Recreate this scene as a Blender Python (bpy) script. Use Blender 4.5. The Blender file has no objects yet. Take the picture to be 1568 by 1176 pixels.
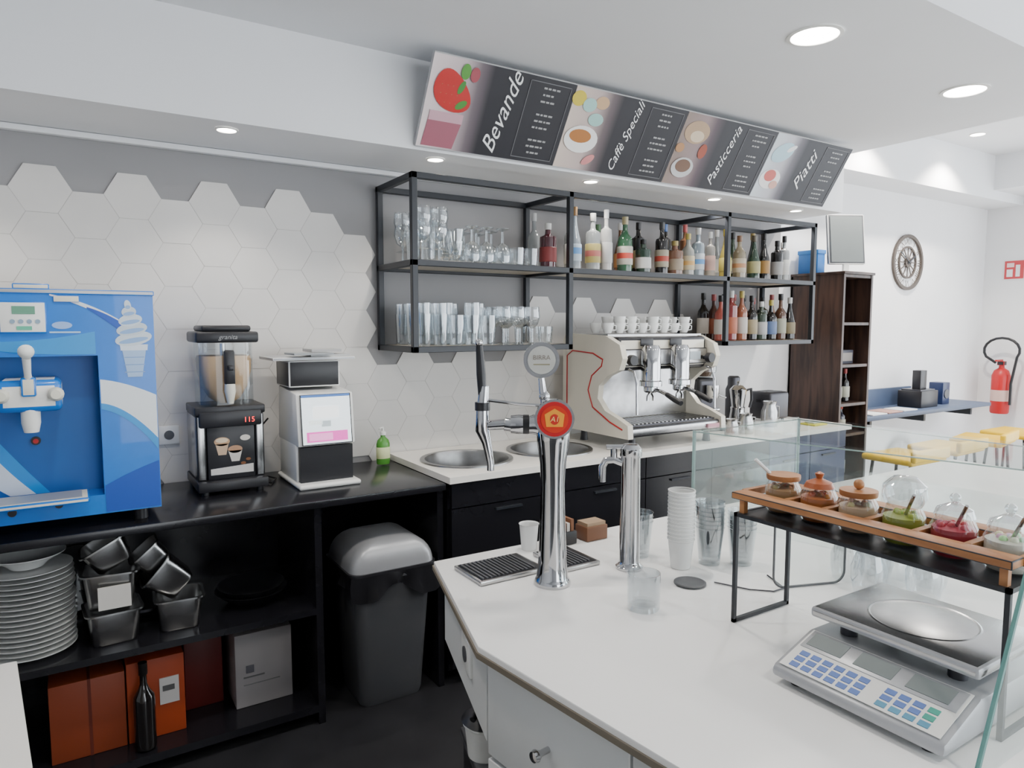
import bpy, bmesh, math, random
from mathutils import Matrix, Vector
random.seed(7)
D=bpy.data; SC=bpy.context.scene; COL=SC.collection

# ---------------------------------------------------------------- materials
def mat(name,col,rough=.5,metal=0,trans=0,var=.05,scale=6,bump=0,emit=0,coat=0,vcol=False,ior=1.45):
    if name in D.materials: return D.materials[name]
    m=D.materials.new(name); m.use_nodes=True
    nt=m.node_tree; N=nt.nodes; L=nt.links
    b=N['Principled BSDF']
    tc=N.new('ShaderNodeTexCoord'); nz=N.new('ShaderNodeTexNoise'); nz.inputs['Scale'].default_value=scale
    nz.inputs['Detail'].default_value=4
    L.new(tc.outputs['Object'],nz.inputs['Vector'])
    mr=N.new('ShaderNodeMapRange'); mr.inputs[1].default_value=.3; mr.inputs[2].default_value=.7
    mr.inputs[3].default_value=1-var; mr.inputs[4].default_value=1+var
    L.new(nz.outputs['Fac'],mr.inputs[0])
    hs=N.new('ShaderNodeHueSaturation'); L.new(mr.outputs[0],hs.inputs['Value'])
    if vcol:
        at=N.new('ShaderNodeAttribute'); at.attribute_name='Col'; L.new(at.outputs['Color'],hs.inputs['Color'])
    else: hs.inputs['Color'].default_value=(*col,1)
    L.new(hs.outputs[0],b.inputs['Base Color'])
    b.inputs['Roughness'].default_value=rough; b.inputs['Metallic'].default_value=metal
    b.inputs['Transmission Weight'].default_value=trans; b.inputs['IOR'].default_value=ior
    b.inputs['Coat Weight'].default_value=coat
    if emit:
        L.new(hs.outputs[0],b.inputs['Emission Color']); b.inputs['Emission Strength'].default_value=emit
    if bump:
        bp=N.new('ShaderNodeBump'); bp.inputs['Strength'].default_value=bump; bp.inputs['Distance'].default_value=.01
        L.new(nz.outputs['Fac'],bp.inputs['Height']); L.new(bp.outputs[0],b.inputs['Normal'])
    return m
def wood(name,c1,c2,sc=(2,2,14),rough=.45):
    m=D.materials.new(name); m.use_nodes=True; nt=m.node_tree; N=nt.nodes; L=nt.links; b=N['Principled BSDF']
    tc=N.new('ShaderNodeTexCoord'); mp=N.new('ShaderNodeMapping'); mp.inputs['Scale'].default_value=sc
    nz=N.new('ShaderNodeTexNoise'); nz.inputs['Scale'].default_value=3; nz.inputs['Detail'].default_value=6; nz.inputs['Distortion'].default_value=.6
    cr=N.new('ShaderNodeValToRGB'); cr.color_ramp.elements[0].position=.35; cr.color_ramp.elements[1].position=.65
    cr.color_ramp.elements[0].color=(*c1,1); cr.color_ramp.elements[1].color=(*c2,1)
    L.new(tc.outputs['Object'],mp.inputs[0]); L.new(mp.outputs[0],nz.inputs['Vector']); L.new(nz.outputs['Fac'],cr.inputs[0])
    L.new(cr.outputs[0],b.inputs['Base Color']); b.inputs['Roughness'].default_value=rough
    return m
def thin(name,tint=(.93,.95,.95),edge=.55,base=.05,gl=(.9,.93,.95)):
    m=D.materials.new(name); m.use_nodes=True; nt=m.node_tree; N=nt.nodes; L=nt.links
    N.remove(N['Principled BSDF']); out=N['Material Output']
    tr=N.new('ShaderNodeBsdfTransparent'); tr.inputs[0].default_value=(*tint,1)
    g=N.new('ShaderNodeBsdfGlossy'); g.inputs['Color'].default_value=(*gl,1); g.inputs['Roughness'].default_value=.05
    lw=N.new('ShaderNodeLayerWeight'); lw.inputs['Blend'].default_value=.35
    mr=N.new('ShaderNodeMapRange'); mr.inputs[3].default_value=base; mr.inputs[4].default_value=edge
    L.new(lw.outputs['Facing'],mr.inputs[0])
    mx=N.new('ShaderNodeMixShader'); L.new(mr.outputs[0],mx.inputs[0]); L.new(tr.outputs[0],mx.inputs[1]); L.new(g.outputs[0],mx.inputs[2])
    L.new(mx.outputs[0],out.inputs['Surface'])
    return m
WALL=mat('wall_paint',(.82,.82,.83),.8,var=.02,scale=3)
GREY=mat('grey_wall_paint',(.29,.285,.29),.8,var=.03,scale=3)
CEIL=mat('ceiling_paint',(.81,.82,.84),.85,var=.015,scale=2)
FLOOR=mat('dark_floor',(.025,.025,.028),.35,var=.2,scale=5)
FLOORL=mat('dining_floor_tile',(.55,.53,.50),.35,var=.06,scale=3)
TILE=mat('hex_tile',(1,1,1),.35,var=.03,scale=5,vcol=True)
GROUT=mat('tile_grout',(.46,.445,.43),.8)
BLACK=mat('black_laminate',(.011,.011,.014),.22,var=.1)
BLKM=mat('black_metal',(.015,.018,.024),.4,var=.1)
BLKP=mat('black_plastic',(.015,.015,.018),.35,var=.1)
NAVY=mat('navy_laminate',(.016,.028,.085),.35)
SLATE=mat('slate_blue_board',(.07,.10,.17),.5)
WHT=mat('white_laminate',(.89,.885,.87),.28,var=.012)
CREAM=mat('cream_top',(.86,.83,.77),.3,var=.02)
ESP=mat('cream_enamel',(.70,.66,.56),.25,var=.02,coat=.3)
PAN=mat('panel_white',(.70,.71,.70),.45,var=.02)
EDGE=mat('edge_band',(.20,.17,.13),.5)
STEEL=mat('brushed_steel',(.46,.46,.46),.26,1,var=.10,scale=20)
SINK=mat('sink_steel',(.30,.30,.30),.3,1,var=.10,scale=20)
CHR=mat('chrome',(.56,.56,.57),.07,1,var=.02)
DST=mat('dark_steel',(.08,.08,.09),.4,.8)
VC=mat('printed_colour',(1,1,1),.5,vcol=True,var=.02)
VCG=mat('printed_gloss',(1,1,1),.3,vcol=True,var=.02)
GREYP=mat('grey_plastic',(.08,.083,.09),.45)
SILV=mat('silver_plastic',(.42,.43,.45),.35,.3)
WPL=mat('white_plastic',(.80,.80,.77),.35,var=.02)
BPL=mat('beige_plastic',(.70,.68,.58),.4)
BLUE=mat('machine_blue',(.006,.17,.62),.25,coat=.25,var=.04)
DBLUE=mat('recess_blue',(.006,.105,.36),.4)
WOODD=wood('dark_walnut',(.020,.010,.008),(.070,.036,.025),(8,8,.8))
WOODL=wood('oiled_wood',(.30,.12,.04),(.46,.21,.08),(9,2,9))
BIRCH=wood('birch_board',(.56,.49,.38),(.66,.58,.47))
PLATE=mat('porcelain',(.74,.75,.74),.2,var=.02)
GLASS=thin('clear_glass',base=.03,edge=.4)
GLASSW=thin('drinking_glass',(.88,.90,.91),.8,.12)
PGL=thin('panel_glass',(.97,.985,.98),.22,.03,(.95,1,1))
GEDGE=mat('pale_glass_edge',(.42,.56,.54),.25,trans=.6)
GEDGE2=mat('green_glass_edge',(.16,.36,.33),.2,trans=.3)
YEL=mat('yellow_seat',(.80,.50,.008),.45)
RED=mat('red_paint',(.45,.012,.015),.35)
LAMP=mat('lamp_glow',(1,.97,.92),.5,emit=40,var=0)
LAMPS=mat('lamp_glow_small',(1,.94,.85),.5,emit=30,var=0)
SCRN=mat('screen_glow',(1,1,1),.3,emit=1.2,vcol=True,var=0)
LED=mat('led_red',(1,.03,.03),.4,emit=3,var=0)
GREENB=mat('green_bottle',(.10,.36,.05),.25,trans=.3)

# ---------------------------------------------------------------- mesh builder
class M:
    def __init__(s,name,mx=None):
        s.name=name; s.bm=bmesh.new(); s.mats=[]; s.mx=mx or Matrix.Identity(4)
        s.cl=s.bm.loops.layers.float_color.new('Col')
    def mi(s,m):
        if m not in s.mats: s.mats.append(m)
        return s.mats.index(m)
    def add(s,vs,fs,m,col=(1,1,1),bevel=0,seg=2,mx=None,smooth=True):
        T=s.mx@mx if mx is not None else s.mx
        bv=[s.bm.verts.new(T@Vector(v)) for v in vs]; i=s.mi(m); out=[]
        for f in fs:
            try: fc=s.bm.faces.new([bv[k] for k in f])
            except ValueError: continue
            fc.material_index=i; fc.smooth=smooth; out.append(fc)
            for l in fc.loops: l[s.cl]=(*col,1)
        if bevel:
            es=list({e for f in out for e in f.edges})
            r=bmesh.ops.bevel(s.bm,geom=es,offset=bevel,segments=seg,profile=.5,affect='EDGES',clamp_overlap=True)
            for f in r['faces']:
                f.smooth=True
                for l in f.loops: l[s.cl]=(*col,1)
        return out
    def box(s,x0,x1,y0,y1,z0,z1,m,bevel=0,col=(1,1,1),seg=2,mx=None):
        vs=[(x0,y0,z0),(x1,y0,z0),(x1,y1,z0),(x0,y1,z0),(x0,y0,z1),(x1,y0,z1),(x1,y1,z1),(x0,y1,z1)]
        fs=[(3,2,1,0),(4,5,6,7),(0,1,5,4),(1,2,6,5),(2,3,7,6),(3,0,4,7)]
        s.add(vs,fs,m,col,bevel,seg,mx)
    def prism(s,pts,z0,z1,m,bevel=0,col=(1,1,1),mx=None,smooth=True):
        n=len(pts); vs=[(p[0],p[1],z0) for p in pts]+[(p[0],p[1],z1) for p in pts]
        fs=[tuple(range(n-1,-1,-1)),tuple(range(n,2*n))]+[(i,(i+1)%n,(i+1)%n+n,i+n) for i in range(n)]
        s.add(vs,fs,m,col,bevel,2,mx,smooth)
    def lathe(s,prof,at,m,seg=24,rot=None,col=(1,1,1),sx=1,sy=1):
        T=Matrix.Translation(at)
        if rot is not None: T=T@rot
        vs=[];rings=[]
        for r,z in prof:
            if r<1e-6: rings.append([len(vs)]); vs.append((0,0,z))
            else:
                rings.append(list(range(len(vs),len(vs)+seg)))
                for k in range(seg):
                    a=2*math.pi*k/seg; vs.append((r*math.cos(a)*sx,r*math.sin(a)*sy,z))
        fs=[]
        for a,b in zip(rings,rings[1:]):
            if len(a)==1 and len(b)==1: continue
            for k in range(seg):
                k2=(k+1)%seg
                if len(a)==1: fs.append((a[0],b[k2],b[k]))
                elif len(b)==1: fs.append((a[k],a[k2],b[0]))
                else: fs.append((a[k],a[k2],b[k2],b[k]))
        s.add(vs,fs,m,col,mx=T)
    def cyl(s,at,r,h,m,seg=20,rot=None,col=(1,1,1)):
        s.lathe([(0,0),(r,0),(r,h),(0,h)],at,m,seg,rot,col)
    def tube(s,path,r,m,seg=10,col=(1,1,1),closed=False):
        P=[Vector(p) for p in path]; n=len(P); R=r if isinstance(r,(list,tuple)) else [r]*n
        vs=[];up=None
        for i,p in enumerate(P):
            if closed: d=P[(i+1)%n]-P[i-1]
            else: d=P[min(i+1,n-1)]-P[max(i-1,0)]
            d.normalize()
            if up is None: up=d.orthogonal().normalized()
            up=(up-d*up.dot(d))
            up=up.normalized() if up.length>1e-6 else d.orthogonal().normalized()
            w=d.cross(up)
            for k in range(seg):
                a=2*math.pi*k/seg; vs.append(p+(up*math.cos(a)+w*math.sin(a))*R[i])
        fs=[]
        for i in range(n if closed else n-1):
            j=(i+1)%n
            for k in range(seg):
                k2=(k+1)%seg; fs.append((i*seg+k,i*seg+k2,j*seg+k2,j*seg+k))
        if not closed: fs+= [tuple(range(seg-1,-1,-1)),tuple(range((n-1)*seg,n*seg))]
        s.add(vs,fs,m,col)
    def poly(s,pts,m,col=(1,1,1)): s.add(pts,[tuple(range(len(pts)))],m,col)
    def ell(s,cx,cy,rx,ry,h,m,col,rot=0,n=20):
        c,sn=math.cos(rot),math.sin(rot)
        s.poly([(cx+rx*math.cos(a)*c-ry*math.sin(a)*sn,cy+rx*math.cos(a)*sn+ry*math.sin(a)*c,h) for a in [2*math.pi*k/n for k in range(n)]],m,col)
    def grad(s,x0,x1,y0,y1,h,m,c0,c1):
        f=s.add([(x0,y0,h),(x1,y0,h),(x1,y1,h),(x0,y1,h)],[(0,1,2,3)],m)
        for fc in f:
            for l,c in zip(fc.loops,(c0,c1,c1,c0)): l[s.cl]=(*c,1)
    def sphere(s,at,r,m,seg=16,rings=8,col=(1,1,1),sz=1):
        s.lathe([(r*math.sin(math.pi*k/rings),-r*sz*math.cos(math.pi*k/rings)) for k in range(rings+1)],at,m,seg,col=col)
    def text(s,txt,size,mx,m,shear=0,col=(1,1,1),align='CENTER'):
        cu=D.curves.new('t','FONT'); cu.body=txt; cu.size=size; cu.shear=shear; cu.align_x=align; cu.align_y='CENTER'; cu.resolution_u=3
        ob=D.objects.new('t',cu); COL.objects.link(ob); bpy.context.view_layer.update()
        me=D.meshes.new_from_object(ob.evaluated_get(bpy.context.evaluated_depsgraph_get()))
        vs=[v.co.copy() for v in me.vertices]; fs=[tuple(p.vertices) for p in me.polygons]
        s.add(vs,fs,m,col,mx=mx)
        D.objects.remove(ob); D.curves.remove(cu); D.meshes.remove(me)
    def done(s,norm=True):
        if norm: bmesh.ops.recalc_face_normals(s.bm,faces=s.bm.faces)
        me=D.meshes.new(s.name); s.bm.to_mesh(me); s.bm.free()
        for m in s.mats: me.materials.append(m)
        me.set_sharp_from_angle(angle=math.radians(38))
        ob=D.objects.new(s.name,me); COL.objects.link(ob); return ob
def T(x,y,z,rz=0): return Matrix.Translation((x,y,z))@Matrix.Rotation(math.radians(rz),4,'Z')
def RX(a): return Matrix.Rotation(math.radians(a),4,'X')
def RY(a): return Matrix.Rotation(math.radians(a),4,'Y')
def RZ(a): return Matrix.Rotation(math.radians(a),4,'Z')
def frame(o,x,y):
    x=Vector(x).normalized(); y=Vector(y).normalized(); z=x.cross(y)
    m=Matrix((x,y,z)).transposed().to_4x4(); m.translation=Vector(o); return m
def rrect(w,d,r,n=4):
    out=[]
    for sx,sy,a0 in ((1,1,0),(-1,1,90),(-1,-1,180),(1,-1,270)):
        for k in range(n+1):
            a=math.radians(a0+90*k/n); out.append((sx*(w/2-r)+r*math.cos(a),sy*(d/2-r)+r*math.sin(a)))
    return out
PX=Matrix(((0,0,1,0),(1,0,0,0),(0,1,0,0),(0,0,0,1)))

# ---------------------------------------------------------------- room shell
m=M('floor'); m.box(-3.2,4.4,-4.2,3.5,-.1,0,FLOOR); m.box(4.4,7.9,-4.2,3.5,-.1,0,FLOORL); m.done()
m=M('wall_back'); m.box(-3.2,3.4,3.3,3.45,0,3.1,GREY); m.box(3.4,4.45,3.3,3.45,1.47,3.1,GREY); m.box(3.4,4.45,3.3,3.45,0,1.47,WALL); m.box(4.45,7.9,3.3,3.45,0,3.1,WALL); m.done()
m=M('wall_left'); m.box(-3.2,-3.05,-4.2,3.3,0,3.1,WALL); m.done()
m=M('wall_right'); m.box(7.6,7.75,2.45,3.3,0,3.1,WALL); m.box(7.6,7.75,-4.05,2.45,2.75,3.1,WALL); m.box(7.6,7.75,-4.05,-3,0,2.75,WALL); m.box(7.6,7.75,-3,2.45,0,.15,WALL); m.done()
m=M('window_1')
for y in (-3,-1.2,.6,2.39): m.box(7.64,7.70,y,y+.06,.15,2.75,GREYP)
for z in (.15,2.69): m.box(7.64,7.70,-2.94,2.39,z,z+.06,GREYP)
m.done()
m=M('wall_front'); m.box(-3.05,.4,-4.2,-4.05,0,3.1,WALL); m.box(.4,7.6,-4.2,-4.05,2.8,3.1,WALL); m.box(.4,7.6,-4.2,-4.05,0,.12,WALL); m.done()
m=M('window_2')
for x in (.4,2.2,4.0,5.8,7.54): m.box(x,x+.06,-4.16,-4.10,.12,2.8,GREYP)
for z in (.12,2.74): m.box(.46,7.54,-4.16,-4.10,z,z+.06,GREYP)
m.done()
m=M('ceiling')
m.box(-3.05,7.6,-4.05,3.3,3.1,3.2,CEIL)
m.box(-3.05,4.45,1.36,3.3,2.74,3.1,CEIL)
m.box(-3.05,4.45,2.82,3.3,2.36,2.74,CEIL)
m.box(4.45,7.6,3.0,3.3,2.72,3.1,CEIL)
m.box(7.0,7.6,-4.05,3.0,2.80,3.1,CEIL)
m.done()
m=M('trim_1'); m.box(-3.05,4.45,3.262,3.298,2.335,2.358,CEIL,bevel=.004); m.done()

# hex tiles
m=M('hexagonal_wall_tiles'); s=.105; hh=s*math.sqrt(3)/2
for i in range(-12,30):
    xc=-.07+i*.1575
    for k in range(8):
        zc=2.22-hh-(hh if i%2 else 0)-k*2*hh
        top = 9 if xc<1.13 else (1.95 if xc<1.30 else (1.42 if xc<2.1 else 1.74))
        if zc>top or zc<.86 or xc>3.5 or xc<-1.9: continue
        c=.64+random.uniform(-.018,.018)
        cc=(c,c*.97,c*.93)
        for ss,h0,h1,mm in ((s,0,.005,GROUT),(s-.001,.005,.0065,TILE)):
            pts=[(xc+ss*math.cos(math.radians(60*a)),zc+ss*math.sin(math.radians(60*a))) for a in range(6)]
            m.prism(pts,h0,h1,mm,col=cc,mx=Matrix.Translation((0,3.2995,0))@RX(90),smooth=False)
m.done()

# ---------------------------------------------------------------- lights
def downlight(x,y,z,r,glow,watt,name='ceiling_downlight',spot=110):
    m=M(name)
    m.lathe([(r,0),(r*1.0,-.004),(r*.86,-.006),(r*.84,-.001)],(x,y,z-.0005),WPL,32)
    m.lathe([(0,-.002),(r*.84,-.002)],(x,y,z-.0005),glow,32)
    ob=m.done(False)
    l=D.lights.new('bulb','SPOT'); l.energy=watt; l.spot_size=math.radians(spot); l.spot_blend=.6; l.shadow_soft_size=r*.6; l.color=(1,.93,.84)
    lo=D.objects.new('bulb',l); COL.objects.link(lo); lo.location=(x,y,z-.03); lo.parent=ob
for x in (-.4,.55,1.45,2.36,3.31,4.1): downlight(x,2.93,2.36,.042,LAMPS,15)
for x in (.2,1.35,2.53,3.73): downlight(x,1.75,2.74,.105,LAMP,32,spot=140)
for x in (4.95,6.1): downlight(x,2.75,3.1,.06,LAMPS,150,spot=120)  # extra downlights added to brighten the clock wall
for x in (1.5,3.2,5.2): downlight(x,-.6,3.1,.105,LAMP,60,spot=150)

# ---------------------------------------------------------------- wall shelf rack
m=M('wall_shelf_rack'); q=.014
Y0,Y1=2.87,3.27
def rail(a,b):
    x0,x1=sorted((a[0],b[0]));y0,y1=sorted((a[1],b[1]));z0,z1=sorted((a[2],b[2]))
    m.box(x0-q,x1+q,y0-q,y1+q,z0-q,z1+q,BLKM,bevel=.002,seg=1)
XS=[1.31,2.18,3.37,4.22]; ZT,ZM,ZB=2.262,1.88,1.49
for x in XS:
    for y in (Y0,Y1): rail((x,y,ZB),(x,y,ZT))
    for z in (ZT,ZM,ZB): rail((x,Y0,z),(x,Y1,z))
for y in (Y0,Y1):
    for z in (ZT,ZM): rail((XS[0],y,z),(XS[3],y,z))
    rail((XS[0],y,ZB),(XS[1],y,ZB)); rail((XS[2],y,ZB),(XS[3],y,ZB))
for x0,x1 in zip(XS,XS[1:]): m.box(x0+q,x1-q,Y0+q,Y1-q,ZM+.001,ZM+.013,BIRCH)
for x0,x1 in ((XS[0],XS[1]),(XS[2],XS[3])): m.box(x0+q,x1-q,Y0+q,Y1-q,ZB+.001,ZB+.013,BIRCH)
m.done()

def glass(m,x,y,z,kind):
    if kind=='tall': p=[(0,.006),(.026,.004),(.028,0),(.030,.01),(.036,.15),(.034,.15)]
    elif kind=='tumbler': p=[(0,.008),(.030,.006),(.033,0),(.035,.01),(.040,.09),(.038,.09)]
    elif kind=='inv': p=[(.034,0),(.040,.03),(.041,.06),(.030,.095),(.007,.11),(.005,.165),(.034,.175),(.034,.178),(0,.179)]
    elif kind=='pint': p=[(0,.006),(.028,.003),(.030,0),(.034,.05),(.040,.10),(.038,.145),(.036,.145)]
    elif kind=='cup': p=[(0,.006),(.024,.0),(.026,.01),(.012,.02),(.030,.035),(.042,.10),(.040,.10)]
    else: p=[(0,.003),(.034,0),(.006,.01),(.005,.08),(.03,.10),(.042,.14),(.036,.19),(.034,.19)]
    m.lathe(p,(x,y,z),GLASSW,16)
m=M('drinking_glasses')
zz=ZM+.0135
for i in range(8):
    for j,y in enumerate((2.94,3.05,3.17)):
        x=1.385+i*.086
        k=('stem' if i<2 else 'cup' if i in (2,) else 'inv' if i<6 else 'tumbler')
        if k=='stem' and j==1: k='tall'
        glass(m,x+random.uniform(-.004,.004),y,zz,k)
        if k=='cup': glass(m,x,y,zz+.055,'cup')
        if k=='stem' : glass(m,x+.002,y,zz+.06,'stem')
m.done()
m=M('drinking_glasses'); zz=ZB+.0135
for i in range(9):
    for j,y in enumerate((2.94,3.05,3.17)):
        x=1.385+i*.087
        k=('tall' if i<2 else 'pint' if i<5 else 'stem' if i<8 else 'tumbler')
        glass(m,x+random.uniform(-.004,.004),y,zz,k)
        if k=='pint' and (i+j)%2: glass(m,x,y,zz+.06,'pint')
        if k=='tall': glass(m,x,y,zz+.05,'tall')
m.done()

# ---------------------------------------------------------------- bottles
NB=[0]
def bottle(x,y,z,h,r,body,cap,label=None,lc2=None,name='liquor_bottle',bg=False,style=None):
    NB[0]+=1; st=style if style is not None else (NB[0]*3+int(h*100))%5
    m=M(name)
    g=sum(body)/3; body=tuple(c*.8+g*.2 for c in body)
    bc=mat('bottle_%02d%02d%02d'%tuple(int(c*99) for c in body),body,.08,var=.04,trans=.0 if max(body)<.3 and not bg else .3,coat=.6)
    sh=[[(r,h*.56),(r*.93,h*.62),(r*.5,h*.70),(r*.34,h*.76)],
        [(r,h*.63),(r*.9,h*.68),(r*.45,h*.71),(r*.34,h*.74)],
        [(r*.97,h*.42),(r*.8,h*.52),(r*.5,h*.66),(r*.34,h*.78)],
        [(r*1.06,h*.50),(r*1.02,h*.58),(r*.6,h*.66),(r*.36,h*.70)],
        [(r*1.04,h*.66),(r*1.02,h*.70),(r*.55,h*.74),(r*.40,h*.76)]][st]
    seg=6 if st==4 else 18
    m.lathe([(0,.004),(r*.8,0),(r,.008)]+sh+[(r*.32,h*.90),(r*.38,h*.905)],(x,y,z),bc,18)
    m.lathe([(r*.38,h*.86),(r*.42,h*.87),(r*.42,h),(0,h)],(x,y,z),VCG,14,col=tuple(c*.8 for c in cap))
    top=.40 if st==2 else .46
    if label:
        label=tuple(c*.72 for c in label)
        m.lathe([(r*1.02,h*.14),(r*1.07,h*.15),(r*1.07,h*top),(r*1.02,h*(top+.01))],(x,y,z),VC,18,col=label)
        if lc2: m.lathe([(r*1.075,h*.25),(r*1.08,h*.26),(r*1.08,h*.34),(r*1.075,h*.35)],(x,y,z),VC,18,col=lc2)
    m.done()
CL=(.34,.37,.38); DK=(.012,.010,.010); GR=(.015,.06,.03); AM=(.22,.08,.02); RD=(.24,.02,.02)
Wt=(.68,.68,.66)
z=ZM+.0135
B=[(2.115,3.10,.30,.034,CL,(.6,.6,.6),None,None),(2.11,2.965,.23,.042,(.08,.01,.02),Wt,(.22,.03,.03),None),
(2.285,2.97,.33,.037,(.30,.36,.42),(.3,.16,.05),(.5,.6,.7),(.1,.25,.5)),(2.375,3.12,.33,.036,CL,Wt,Wt,None),(2.42,2.98,.31,.040,CL,Wt,(.5,.42,.15),(.4,.12,.1)),
(2.505,2.97,.335,.033,(.5,.5,.5),(.8,.8,.8),(.6,.6,.6),None),(2.58,3.13,.28,.038,GR,(.1,.2,.1),Wt,None),(2.65,2.98,.31,.042,(.03,.14,.06),(.4,.35,.2),(.6,.57,.5),(.5,.06,.04)),
(2.74,3.12,.30,.037,AM,Wt,(.5,.25,.1),None),(2.77,2.96,.19,.043,(.015,.05,.025),DK,Wt,None),(2.86,3.10,.31,.036,DK,DK,(.5,.4,.2),None),(2.925,2.97,.30,.038,DK,(.05,.05,.05),(.45,.4,.3),(.4,.06,.04)),
(3.03,2.97,.20,.048,(.22,.09,.04),(.4,.3,.1),(.35,.28,.2),None),(3.10,3.12,.32,.034,DK,(.1,.2,.5),Wt,None),(3.14,2.97,.25,.038,(.35,.36,.32),(.5,.4,.1),(.6,.52,.35),(.5,.3,.1)),
(3.225,2.97,.29,.038,(.27,.35,.42),(.6,.6,.6),(.6,.65,.7),(.1,.25,.5)),(3.27,3.12,.33,.034,AM,(.5,.1,.1),Wt,(.6,.3,.25)),(3.31,2.95,.27,.030,(.35,.32,.28),Wt,(.6,.38,.32),None),
(3.47,2.97,.30,.037,(.40,.32,.03),(.7,.55,.03),(.55,.48,.12),None),(3.56,3.12,.32,.036,CL,Wt,Wt,None),(3.60,2.97,.27,.040,(.30,.24,.14),(.2,.1,.05),(.6,.52,.4),(.4,.2,.1)),(3.69,3.1,.31,.036,(.03,.07,.03),DK,Wt,None),
(3.74,2.97,.28,.040,(.02,.06,.03),(.1,.08,.05),(.45,.42,.2),None),(3.84,2.97,.30,.036,DK,DK,(.4,.22,.06),None),(3.90,3.11,.32,.036,DK,(.4,.3,.1),None,None),(3.96,2.96,.26,.038,DK,DK,(.4,.4,.4),None),(4.06,2.98,.30,.034,CL,DK,Wt,None),(4.14,3.05,.27,.034,AM,(.6,.6,.6),None,None)]
for x,y,h,r,b,c,l,l2 in B: bottle(x,y,z,h,r,b,c,l,l2,bg=True)
z=ZB+.0135
x=3.44
for i in range(8):
    b=[(.34,.04,.02),(.22,.02,.02),(.38,.10,.03),DK,(.03,.05,.03),DK,(.09,.03,.01),DK][i]
    lab=[(.6,.55,.5),(.5,.15,.08),(.6,.55,.5),(.4,.33,.2),(.5,.5,.5),(.15,.22,.4),(.45,.45,.35),(.3,.25,.15)][i]
    bottle(x,2.97,z,.29+random.uniform(-.04,.03),.037,b,[DK,Wt,(.5,.4,.1)][i%3],lab); 
    bottle(x+.02,3.13,z,.30+random.uniform(-.02,.02),.036,[DK,(.1,.03,.02),(.03,.07,.03),(.2,.08,.03)][i%4],[DK,(.4,.08,.08)][i%2],lab)
    x+=.098

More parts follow.
